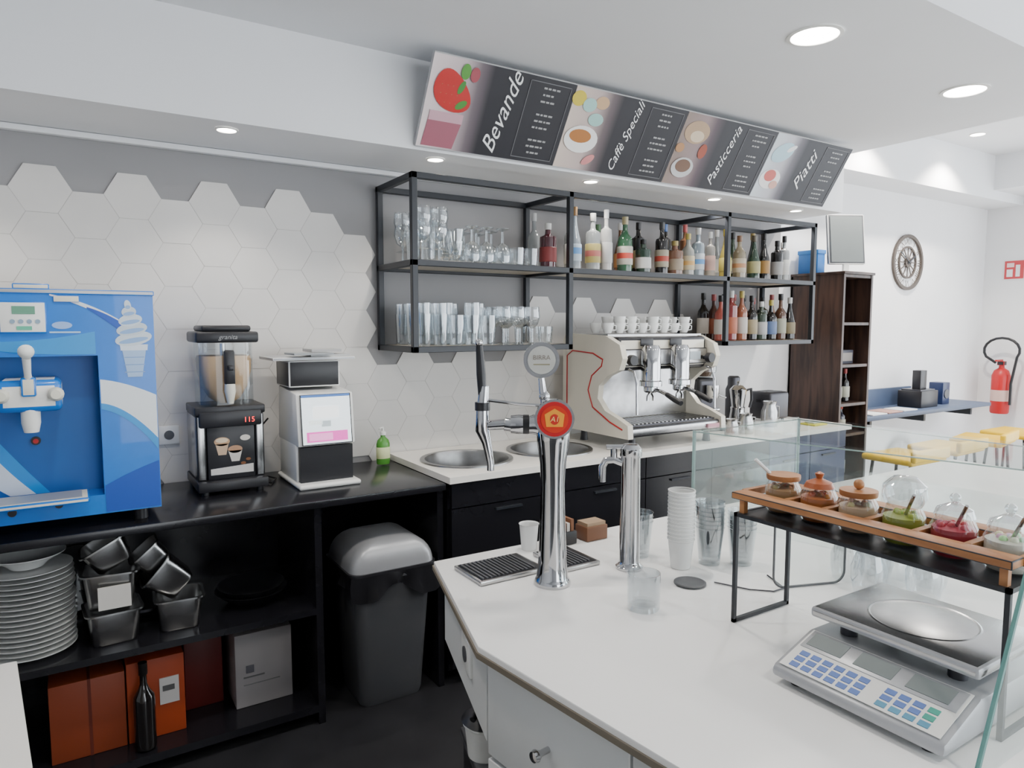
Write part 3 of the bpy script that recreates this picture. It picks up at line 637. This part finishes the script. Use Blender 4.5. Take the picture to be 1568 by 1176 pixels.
m=M('speaker_box'); m.box(6.4,6.52,3.05,3.17,.9105,1.10,NAVY,bevel=.006); m.cyl((6.46,3.049,1.0),.04,.006,GREYP,18,RX(90)); m.done()
for x,y in ((4.86,2.55),(5.50,2.58),(6.12,2.60),(6.74,2.62)):
    m=M('bar_stool',T(x,y,0,random.uniform(-12,12)))
    m.box(-.22,.22,-.18,.18,.665,.71,YEL,bevel=.018,seg=3); m.box(-.22,.22,-.20,-.16,.69,.77,YEL,bevel=.014,seg=3)
    for sx in (-1,1):
        for sy in (-1,1): m.tube([(sx*.15,sy*.13,.665),(sx*.20,sy*.18,.0)],.011,BLKM,8)
    for sy in (-1,1): m.tube([(-.18,sy*.16,.25),(.18,sy*.16,.25)],.008,BLKM,8)
    for sx in (-1,1): m.tube([(sx*.18,-.16,.25),(sx*.18,.16,.25)],.008,BLKM,8)
    m.done()
def table(x,y):
    m=M('cafe_table'); m.box(x-.35,x+.35,y-.35,y+.35,.72,.75,WHT,bevel=.006); m.cyl((x,y,.03),.03,.69,BLKM); m.lathe([(0,0),(.22,0),(.22,.015),(.03,.03),(0,.03)],(x,y,0),BLKM,28); m.done()
table(5.0,1.3); table(6.3,1.5)

# ---------------------------------------------------------------- items under black counter
m=M('stack_of_plates'); z=.4805
for k in range(17):
    m.lathe([(0,.0),(.075,.0),(.085,.004),(.135,.016),(.136,.019),(.085,.009),(0,.006)],(-.16+random.uniform(-.003,.003),2.84,z),PLATE,40); z+=.0175
m.lathe([(0,.0),(.05,.0),(.07,.02),(.115,.045),(.116,.048),(.066,.025),(0,.008)],(-.16,2.84,z),PLATE,36)
m.done()
def gn(m,mx,w,d,h):
    old=m.mx; m.mx=mx; L_=[]
    for (f,e,z_) in ((.80,0,0),(.86,0,.008),(1,0,h-.006),(1,0,h),(1.12,0,h),(1.12,0,h-.006)):
        L_.append([(x,y,z_) for x,y in rrect(w*f,d*f,.028*f)])
    n=len(L_[0]); vs=[p for l in L_ for p in l]
    fs=[tuple(range(n))[::-1]]+[(r*n+k,r*n+(k+1)%n,(r+1)*n+(k+1)%n,(r+1)*n+k) for r in range(5) for k in range(n)]
    m.add(vs,fs,STEEL); m.mx=old
m=M('steel_food_pans')
gn(m,T(.085,2.80,.481,4),.165,.16,.12); gn(m,T(.085,2.80,.610,-5),.165,.16,.13); 
gn(m,Matrix.Translation((.10,2.80,.758))@RY(-28),.14,.15,.09)
gn(m,T(.30,2.80,.481,-4),.155,.15,.12); gn(m,Matrix.Translation((.31,2.80,.635))@RY(-48),.13,.14,.12); gn(m,Matrix.Translation((.245,2.80,.72))@RY(-40),.11,.12,.09)
m.box(.04,.14,2.706,2.712,.62,.70,VC,col=(.62,.60,.56))
m.done()
m=M('pot_lid'); m.lathe([(.0,.02),(.06,.018),(.12,0),(.125,.0)],(-.02,3.12,.62),GLASSW,28,RX(70)); m.lathe([(.125,-.002),(.13,0),(.125,.004)],(-.02,3.12,.62),STEEL,28,RX(70)); m.done()
m=M('pot_lid'); m.lathe([(0,0),(.13,0),(.15,.02),(.15,.03),(0,.03)],(.20,3.08,.4805),DST,28); m.done()
m=M('black_serving_bowls'); m.lathe([(0,0),(.08,0),(.14,.05),(.135,.05),(.07,.008),(0,.008)],(.58,2.90,.4805),BLKP,28); m.lathe([(0,0),(.08,0),(.13,.05),(.125,.05),(.07,.008),(0,.008)],(.58,2.90,.50),BLKP,28); m.done()
m=M('cardboard_box'); m.box(-.12,.11,2.77,3.05,.0805,.36,VC,bevel=.003,col=(.24,.045,.015)); m.box(-.005,.005,2.769,3.05,.0805,.361,VC,col=(.12,.02,.01)); m.done()
m=M('cardboard_box'); m.box(.115,.305,2.77,3.0,.0805,.38,VC,bevel=.003,col=(.34,.050,.012)); m.box(.22,.285,2.766,2.77,.20,.30,VC,col=(.6,.58,.56)); m.box(.23,.27,2.764,2.766,.25,.27,VC,col=(.1,.1,.1)); m.done()
m=M('cardboard_box'); m.box(.32,.46,2.90,3.15,.0805,.36,VC,bevel=.003,col=(.10,.010,.008)); m.done()
m=M('paper_carton'); m.box(.49,.71,2.80,3.0,.0805,.38,VC,bevel=.003,col=(.33,.31,.31))
m.box(.52,.60,2.797,2.80,.20,.205,VC,col=(.15,.15,.15)); m.box(.52,.66,2.797,2.80,.17,.173,VC,col=(.2,.2,.2)); m.box(.53,.56,2.797,2.80,.22,.25,VC,col=(.12,.12,.14)); m.done()
bottle(.165,2.715,.0805,.32,.036,DK,DK,None,None,name='wine_bottle',style=0)

# ---------------------------------------------------------------- trash bin
BX,BY=1.10,2.80
m=M('swing_lid_trash_bin')
L_=[[(BX+x,BY+y,z_) for x,y in rrect(w_,d_,.04)] for z_,w_,d_ in ((.001,.27,.26),(.02,.28,.27),(.55,.345,.33),(.555,.37,.355),(.58,.37,.355))]
n=len(L_[0]); m.add([p for l in L_ for p in l],[tuple(range(n))[::-1]]+[(r*n+k,r*n+(k+1)%n,(r+1)*n+(k+1)%n,(r+1)*n+k) for r in range(4) for k in range(n)],GREYP)
vs=[];n=60
for j,z_ in enumerate((.582,.55,.50)):
    for k in range(n):
        a_=2*math.pi*k/n; c,sn=math.cos(a_),math.sin(a_); mm=max(abs(c)/.192,abs(sn)/.185)
        f=1+(.035*math.sin(7*a_+j)+.03*math.sin(15*a_))*j
        vs.append((c/mm*f,sn/mm*f,z_-.018*math.sin(5*a_)*j))
fs=[(j*n+k,j*n+(k+1)%n,(j+1)*n+(k+1)%n,(j+1)*n+k) for j in range(2) for k in range(n)]
m.add(vs,fs,BLKP,mx=T(BX,BY,0))
L_=[]
for k in range(9):
    t_=k/8*math.pi/2; f=math.cos(t_)**.6 if k<8 else .0; z_=.585+.125*math.sin(t_)
    L_.append([(BX+x,BY+y,z_) for x,y in rrect(.375*max(f,.12),.35*max(f**.5,.35),.05*max(f,.3),5)])
n=len(L_[0]); m.add([p for l in L_ for p in l],[(r*n+k,r*n+(k+1)%n,(r+1)*n+(k+1)%n,(r+1)*n+k) for r in range(8) for k in range(n)]+[tuple(range(8*n,9*n))],SILV)
m.add([(BX+x,BY+y,z_) for z_ in (.575,.592) for x,y in rrect(.39,.365,.05,5)],[(k,(k+1)%n,n+(k+1)%n,n+k) for k in range(n)]+[tuple(range(n,2*n))],DST)
m.done()

# ---------------------------------------------------------------- peninsula counter
P=[(.82,1.69),(.67,1.18),(.73,.68),(.78,.15),(3.6,.15),(3.6,1.66),(1.7,1.67)]
m=M('peninsula_counter')
m.prism(P[::-1],.925,.95,WHT,bevel=.003)
m.prism([(.817,1.693),(.666,1.18),(.726,.68),(.776,.146),(3.604,.146),(3.604,1.664),(1.7,1.674)][::-1],.926,.938,EDGE)
Q=[(.85,1.66),(.705,1.18),(.765,.68),(.81,.18),(3.57,.18),(3.57,1.63),(1.7,1.64)]
m.prism(Q[::-1],.73,.925,GREYP)
m.prism([(1.14,1.64),(.90,1.20),(.705,1.18),(.765,.68),(.81,.18),(3.57,.18),(3.57,1.63),(1.7,1.64)][::-1],.10,.73,GREYP)
m.prism([(1.16,1.6),(.92,1.17),(.76,1.15),(.85,.25),(3.5,.25),(3.5,1.58)][::-1],0,.10,BLKP)
def face(A,B):
    x=Vector((B[0]-A[0],B[1]-A[1],0)); L_=x.length; return frame((A[0],A[1],0),x,(0,0,1)),L_
for A,B,segs in ((Q[1],Q[2],[(.006,.385),(.391,.50)]),(Q[2],Q[3],[(.0,.49)])):
    fr,L_=face(A,B); old=m.mx; m.mx=fr
    for s0,s1 in segs:
        for z0,z1 in ((.72,.915),(.44,.71),(.12,.43)): m.box(s0,s1,z0,z1,-.016,.018,PAN,bevel=.002)
    if len(segs)>1:
        for z in (.82,.6,.3):
            m.lathe([(0,.04),(.010,.038),(.012,.03),(.006,.02),(.006,.0)],(.19,z,.018),CHR,14)
            m.lathe([(0,-.045),(.012,-.042),(.013,-.032),(.006,-.028),(.006,0)],(.19,z,-.016),CHR,14)
    m.mx=old
fr,L_=face(Q[0],Q[1]); m.mx=fr
m.box(.005,L_-.005,.735,.915,-.012,.012,PAN)
m.box(.27,.36,.80,.88,-.022,.020,WPL,bevel=.004); m.cyl((.315,.84,.019),.018,.004,GREYP,16); m.lathe([(0,-.025),(.018,-.025),(.018,-.02)],(.315,.84,0),GREYP,16)
m.mx=Matrix.Identity(4)
m.done()
m=M('side_counter')
m.prism([(-.115,1.60),(-.075,1.19),(-.06,.75),(-1.2,.75),(-1.2,1.60)],.925,.955,CREAM,bevel=.003); m.prism([(-.14,1.57),(-.10,1.19),(-.09,.78),(-1.17,.78),(-1.17,1.57)],.0,.925,CREAM)
m.done()

# things tucked under the overhanging corner of the peninsula
m=M('undercounter_crate')  # dark storage crate that carries the tub
cp=[(.86,1.60),(.765,1.28),(.87,1.25),(1.04,1.55)]
m.prism(cp[::-1],.02,.48,BLKP,bevel=.006); m.prism([(.855,1.61),(.755,1.275),(.875,1.24),(1.05,1.56)][::-1],.48,.50,GREYP,bevel=.004)
for p in cp: m.cyl((p[0]*.8+.88*.2,p[1]*.8+1.42*.2,0.0005),.012,.02,BLKP,10)
m.tube([(.80,1.475,.40),(.785,1.475,.40),(.765,1.40,.40),(.778,1.395,.40)],.006,DST,8)
m.done()
m=M('lidded_tub'); m.lathe([(0,0),(.045,0),(.053,.08),(.058,.085),(.054,.092)],(.855,1.47,.5005),WPL,24); m.lathe([(.0,.125),(.03,.122),(.056,.10),(.062,.095),(.055,.088)],(.855,1.47,.5005),BLKP,24)
m.tube([(.855,1.47,.62),(.82,1.44,.645),(.79,1.42,.635)],.008,BLKP); m.done()

# ---------------------------------------------------------------- beer tap
rz=-32.5
def disc(m,c,r,t,mt,n=32): m.lathe([(0,-t/2),(r,-t/2),(r,t/2),(0,t/2)],c,mt,n,RX(90))
m=M('beer_tap_tower',T(1.0,1.38,.9505,rz))
m.lathe([(0,0),(.046,0),(.047,.006),(.043,.014),(.040,.02),(.036,.06),(.032,.16),(.030,.25),(.033,.31),(.040,.36),(.044,.40),(.040,.425),(.026,.44),(0,.445)],(0,0,0),CHR,36)
m.tube([(-.0,0,.40),(-.05,0,.405),(-.085,0,.40),(-.12,0,.405)],[.030,.024,.016,.016],CHR,18)
m.tube([(-.06,0,.405),(-.075,0,.405)],.024,BLKP,18)
m.lathe([(0,-.02),(.022,-.02),(.024,0),(.022,.02),(0,.02)],(-.085,0,.405),CHR,18,RY(90))
m.tube([(-.12,0,.405),(-.165,0,.402)],[.013,.012],CHR,14)
m.tube([(-.17,0,.50),(-.175,0,.44),(-.175,0,.39),(-.165,0,.36),(-.155,-.005,.31),(-.155,-.005,.29)],[.012,.016,.018,.012,.009,.009],CHR,14)
m.tube([(-.175,0,.47),(-.178,0,.53),(-.182,0,.60)],[.010,.012,.009],BLKP,12); m.sphere((-.183,0,.607),.010,CHR)
m.tube([(-.16,0,.465),(-.08,0,.455),(-.03,0,.452)],.004,CHR,8)
m.tube([(-.175,0,.44),(-.175,0,.46)],.019,BLKP,14)
disc(m,(0,-.045,.425),.048,.016,CHR); disc(m,(0,-.054,.425),.042,.006,RED)
mf=Matrix.Translation((0,-.058,.425))@RX(90)
old=m.mx; m.mx=old@mf
m.ell(0,0,.033,.033,.0002,VCG,(.55,.035,.012),n=28); m.poly([(-.02,-.018,.0008),(.02,-.018,.0008),(.024,.012,.0008),(0,.026,.0008),(-.024,.012,.0008)],VCG,(.75,.30,.03)); m.ell(0,.0,.011,.013,.0014,VCG,(.5,.03,.02))
m.text('A1',.018,Matrix.Translation((0,0,.002)),VC,.2,(.8,.6,.2))
m.mx=old
m.tube([(-.01,0,.43),(-.025,0,.48),(-.03,0,.52)],[.018,.010,.008],CHR,14); m.sphere((-.022,0,.475),.014,CHR)
disc(m,(-.03,-.008,.565),.044,.020,CHR); disc(m,(-.03,-.019,.565),.037,.004,STEEL)
m.mx=old@Matrix.Translation((-.03,-.0215,.565))@RX(90); m.ell(0,0,.034,.034,.0002,VC,(.44,.44,.41),n=28); m.text('BIRRA',.016,Matrix.Translation((0,.006,.001)),VC,0,(.2,.17,.14)); m.box(-.02,.02,-.012,-.009,.0003,.001,VC,col=(.25,.23,.15)); m.mx=old
m.done()
m=M('water_tap',T(1.24,1.36,.9505,rz))
m.lathe([(0,0),(.036,0),(.037,.006),(.030,.012),(.027,.02),(.026,.30),(.029,.305),(.029,.325),(.020,.335),(0,.338)],(0,0,0),CHR,32)
m.tube([(-.02,0,.285),(-.045,0,.295),(-.066,0,.292),(-.075,0,.275),(-.075,0,.235)],[.010,.010,.010,.010,.009],CHR,14)
m.tube([(-.045,0,.295),(-.045,0,.325)],.009,CHR,12); m.tube([(-.065,0,.328),(-.02,0,.328)],.007,CHR,10)
m.done()
def tray(x0,x1,y0,y1):
    m=M('drip_tray'); m.box(x0,x1,y0,y1,.9505,.962,STEEL,bevel=.003)
    m.box(x0+.008,x1-.008,y0+.008,y1-.008,.962,.963,BLKP)
    n=int((x1-x0-.02)/.012)
    for k in range(n): m.box(x0+.012+k*.012,x0+.017+k*.012,y0+.012,y1-.012,.963,.966,GREYP)
    m.done()
tray(.835,1.035,1.455,1.60); tray(1.075,1.19,1.42,1.58)

m=M('drinking_glass'); at=(1.085,1.14,.9505)
m.lathe([(0,.012),(.030,.010),(.034,0),(.037,.006),(.038,.085),(.036,.085),(.034,.016),(0,.014)],at,GLASSW,28); m.done()
m=M('paper_cup'); m.lathe([(0,.002),(.022,0),(.028,.075),(.030,.076),(.027,.073),(.020,.005),(0,.005)],(1.10,1.635,.9505),PLATE,20); m.done()
m=M('sugar_sachet_box'); m.box(1.15,1.25,1.60,1.655,.9505,.99,BLKP,bevel=.003)
for k in range(6): m.box(1.156+k*.015,1.166+k*.015,1.605,1.65,.99,1.015+.01*(k%2),VC,col=[(.3,.14,.07),(.65,.62,.58),(.22,.09,.04)][k%3])
m.done()
m=M('sugar_sachet_box'); m.box(1.28,1.36,1.59,1.65,.9505,.995,VC,bevel=.003,col=(.16,.07,.035)); m.box(1.285,1.355,1.595,1.645,.995,1.005,VC,col=(.35,.24,.15)); m.done()
m=M('paper_cup_stack')
for k in range(14): m.lathe([(.026,0),(.034,.075),(.0365,.077),(.0365,.081),(.033,.081)],(1.36,1.29,.951+k*.010),PLATE,22)
m.done()
for (x,y,n) in ((1.45,1.27,7),(1.52,1.22,5),(1.33,1.42,3)):
    m=M('clear_plastic_cup_stack')
    for k in range(n): m.lathe([(0,.001),(.028,0),(.038,.10),(.040,.102)],(x,y,.951+k*.012),GLASSW,20)
    m.done()
m=M('round_coaster'); m.lathe([(0,0),(.036,0),(.040,.002),(.040,.005),(.036,.006),(.032,.004),(0,.004)],(1.29,1.19,.9505),GREYP,28); m.done()
m=M('thin_cable'); m.tube([(1.345,1.16,.953),(1.38,1.08,.953),(1.42,1.04,.953),(1.46,1.04,.953),(1.50,1.12,.953)],.002,DST,6); m.done()

# ---------------------------------------------------------------- digital scale
m=M('digital_kitchen_scale')
PY=Matrix(((1,0,0,0),(0,0,-1,0),(0,1,0,0),(0,0,0,1)))
m.prism([(1.055,.962),(1.06,.982),(1.17,1.022),(1.40,1.022),(1.40,.962)],-.775,-.475,SILV,bevel=.008,mx=PY)
for x in (1.09,1.37):
    for y in (.51,.74): m.cyl((x,y,.9505),.014,.013,BLKP,14)
fr=frame((1.062,.770,.984),(0,-1,0),(.11,0,.040)); m.mx=fr
m.box(.006,.284,.004,.112,0,.0015,WPL)
m.box(.01,.28,.062,.110,0.001,.003,SILV,bevel=.001)
for k in range(3): m.box(.018+k*.09,.085+k*.09,.070,.104,.003,.004,VCG,col=(.20,.23,.23))
for r in range(3):
    for k in range(11):
        if k in (6,): continue
        c=(.12,.20,.50) if k<10 else (.06,.36,.28)
        if k>6 and r==0: c=(.10,.30,.45)
        m.box(.022+k*.0225,.038+k*.0225,.010+r*.016,.021+r*.016,.001,.0028,VC,col=c)
m.mx=Matrix.Identity(4)
for x in (1.21,1.36):
    for y in (.53,.72): m.cyl((x,y,1.02),.015,.03,DST,12)
m.box(1.165,1.405,.480,.772,1.048,1.068,STEEL,bevel=.006)
m.lathe([(.085,0),(.088,.0012),(.091,0)],(1.285,.626,1.068),STEEL,40)
m.done()

# ---------------------------------------------------------------- jar rack
m=M('topping_jar_rack'); t=.004
def bar(a_,b_):
    x0,x1=sorted((a_[0],b_[0]));y0,y1=sorted((a_[1],b_[1]));z0,z1=sorted((a_[2],b_[2]))
    m.box(x0-t,x1+t,y0-t,y1+t,z0-t,z1+t,BLKM)
xa,xb,ya,yb,z0,z1=1.202,1.385,.98,.462,.9548,1.192
for y in (ya,yb):
    bar((xa,y,z0),(xb,y,z0)); bar((xa,y,z0),(xa,y,z1)); bar((xb,y,z0),(xb,y,z1)); bar((xa,y,z1),(xb,y,z1))
for x in (xa,xb): bar((x,yb,z1),(x,ya,z1))
m.box(xa,xb,yb,ya,z1+.001,z1+.003,BLKM)
for x in (xa,xb-.035): m.box(x-.004,x+.039,yb-.004,ya+.012,1.225,1.240,WOODL,bevel=.002)
jy=[.93,.845,.76,.672,.585,.50]
ys=[ya+.012]+[(a_+b_)/2 for a_,b_ in zip(jy,jy[1:])]+[yb]
for y in ys: m.box(xa+.035,xb-.031,y-.009,y+.003,1.225,1.240,WOODL)
for y in (ya-.01,yb+.01):
    for x in (xa+.01,xb-.01): m.box(x-.006,x+.006,y-.006,y+.006,1.196,1.225,WOODL)
m.done()
cols=[(.38,.22,.10),(.42,.13,.03),(.55,.38,.24),(.24,.27,.03),(.36,.02,.04),(.62,.58,.50)]
for k,y in enumerate(jy):
    m=M('topping_jar'); c=(1.29,y,1.1958)
    m.lathe([(0,.002),(.030,0),(.034,.006),(.037,.03),(.037,.055),(.030,.068),(.030,.072)],c,GLASS,24)
    m.lathe([(0,.004),(.029,.004),(.033,.01),(.035,.03),(.034,.052),(0,.058)],c,VC,20,col=cols[k])
    random.seed(k)
    for j in range(16):
        a_=random.uniform(0,6.28); r=random.uniform(0,.024); m.sphere((c[0]+r*math.cos(a_),c[1]+r*math.sin(a_),c[2]+.055),.007,VCG,8,5,tuple(min(1,q*random.uniform(.7,1.4)) for q in cols[k]))
    if k in (0,2): m.lathe([(0,.072),(.034,.072),(.035,.076),(.035,.083),(0,.084)],c,WOODL,26)
    if k==0: m.tube([(c[0]-.02,c[1]+.02,c[2]+.084),(c[0]-.05,c[1]+.035,c[2]+.115)],.004,PLATE,8)
    if k==1: m.lathe([(.030,.072),(.025,.082),(.006,.09),(.009,.10),(0,.105)],c,VCG,20,col=(.34,.09,.03))
    if k==2: m.sphere((c[0],c[1],c[2]+.094),.010,WOODL)
    if k==3: m.lathe([(.030,.072),(.038,.088),(.036,.11),(.02,.125),(0,.13)],c,GLASSW,22)
    if k in (4,5): m.lathe([(.032,.072),(.028,.085),(.010,.095),(0,.097)],c,GLASSW,22); m.sphere((c[0],c[1],c[2]+.104),.009,GLASSW)
    if k>2: m.tube([(c[0],c[1],c[2]+.045),(c[0]-.025,c[1]-.03,c[2]+.10)],.003,STEEL,8)
    m.done()
m=M('acrylic_plate',T(1.53,1.02,.9515,-20))  # flat upright sign-shaped plate of clear acrylic with a dark rim
pts=[]
w,h,r=.10,.24,.06
for cx_,cz_,a0 in ((w-r,h-r,0),(-w+r,h-r,90),(-w+.03,.03,180),(w-.03,.03,270)):
    rr=r if cz_>.1 else .03
    for k in range(7): a_=math.radians(a0+k*15); pts.append((cx_+rr*math.cos(a_),cz_+rr*math.sin(a_)))
m.prism(pts,-.002,.002,PGL,mx=RX(90)); m.tube([(p[0],0,p[1]+.002) for p in pts],.003,GREYP,6,closed=True); m.done()

# ---------------------------------------------------------------- glass display case
m=M('glass_display_case')
A=(1.74,1.60);Bp=(2.02,.47);Cc=(2.36,.47);Dd=(2.30,1.60)
def gp(a_,b_,z0,z1,th=.006):
    fr,L_=face(a_,b_); m.box(0,L_,z0,z1,-th/2,th/2,PGL,mx=fr); m.box(0,L_,z1,z1+.003,-th/2,th/2,GEDGE,mx=fr)
gp(A,Bp,.9505,1.245); gp(A,Dd,.9505,1.245); gp(Bp,Cc,.9505,1.245); gp(Dd,Cc,.9505,1.245)
m.prism([(A[0]-.01,A[1]),(Bp[0]-.01,Bp[1]),Cc,Dd],1.249,1.257,PGL)
for p in (A,Bp,Cc,Dd): m.box(p[0]-.004,p[0]+.004,p[1]-.004,p[1]+.004,.9505,1.25,GEDGE)
m.prism([(1.80,1.56),(2.06,.52),(2.32,.52),(2.26,1.56)],1.095,1.101,PGL)
m.done()
m=M('wine_glasses')
for x,y in ((1.66,1.0),(1.72,.92),(1.79,.86),(1.62,.92),(1.70,.83),(1.76,.98)): glass(m,x,y,.951,'inv')
m.done()
m=M('glass_counter_guard')
m.add([(1.065,.44,.9505),(2.0,.44,.9505),(2.0,.44,1.45),(1.29,.44,1.45),(1.065,.432,.9505),(2.0,.432,.9505),(2.0,.432,1.45),(1.29,.432,1.45)],[(0,1,2,3),(7,6,5,4),(0,1,5,4),(1,2,6,5),(2,3,7,6)],PGL)
m.tube([(1.065,.436,.956),(1.29,.436,1.45)],.004,GEDGE2,8); m.done()

# ---------------------------------------------------------------- world, camera
w=D.worlds.new('World'); SC.world=w; w.use_nodes=True
bg=w.node_tree.nodes['Background']; bg.inputs[0].default_value=(.90,.95,1,1); bg.inputs[1].default_value=6.2
cam=D.cameras.new('cam'); co=D.objects.new('camera',cam); COL.objects.link(co)
co.location=(0,0,1.6); co.rotation_euler=(math.radians(90-4.85),0,math.radians(-32.5))
cam.lens=36*1060/1568; cam.sensor_width=36; cam.clip_start=.05
SC.camera=co
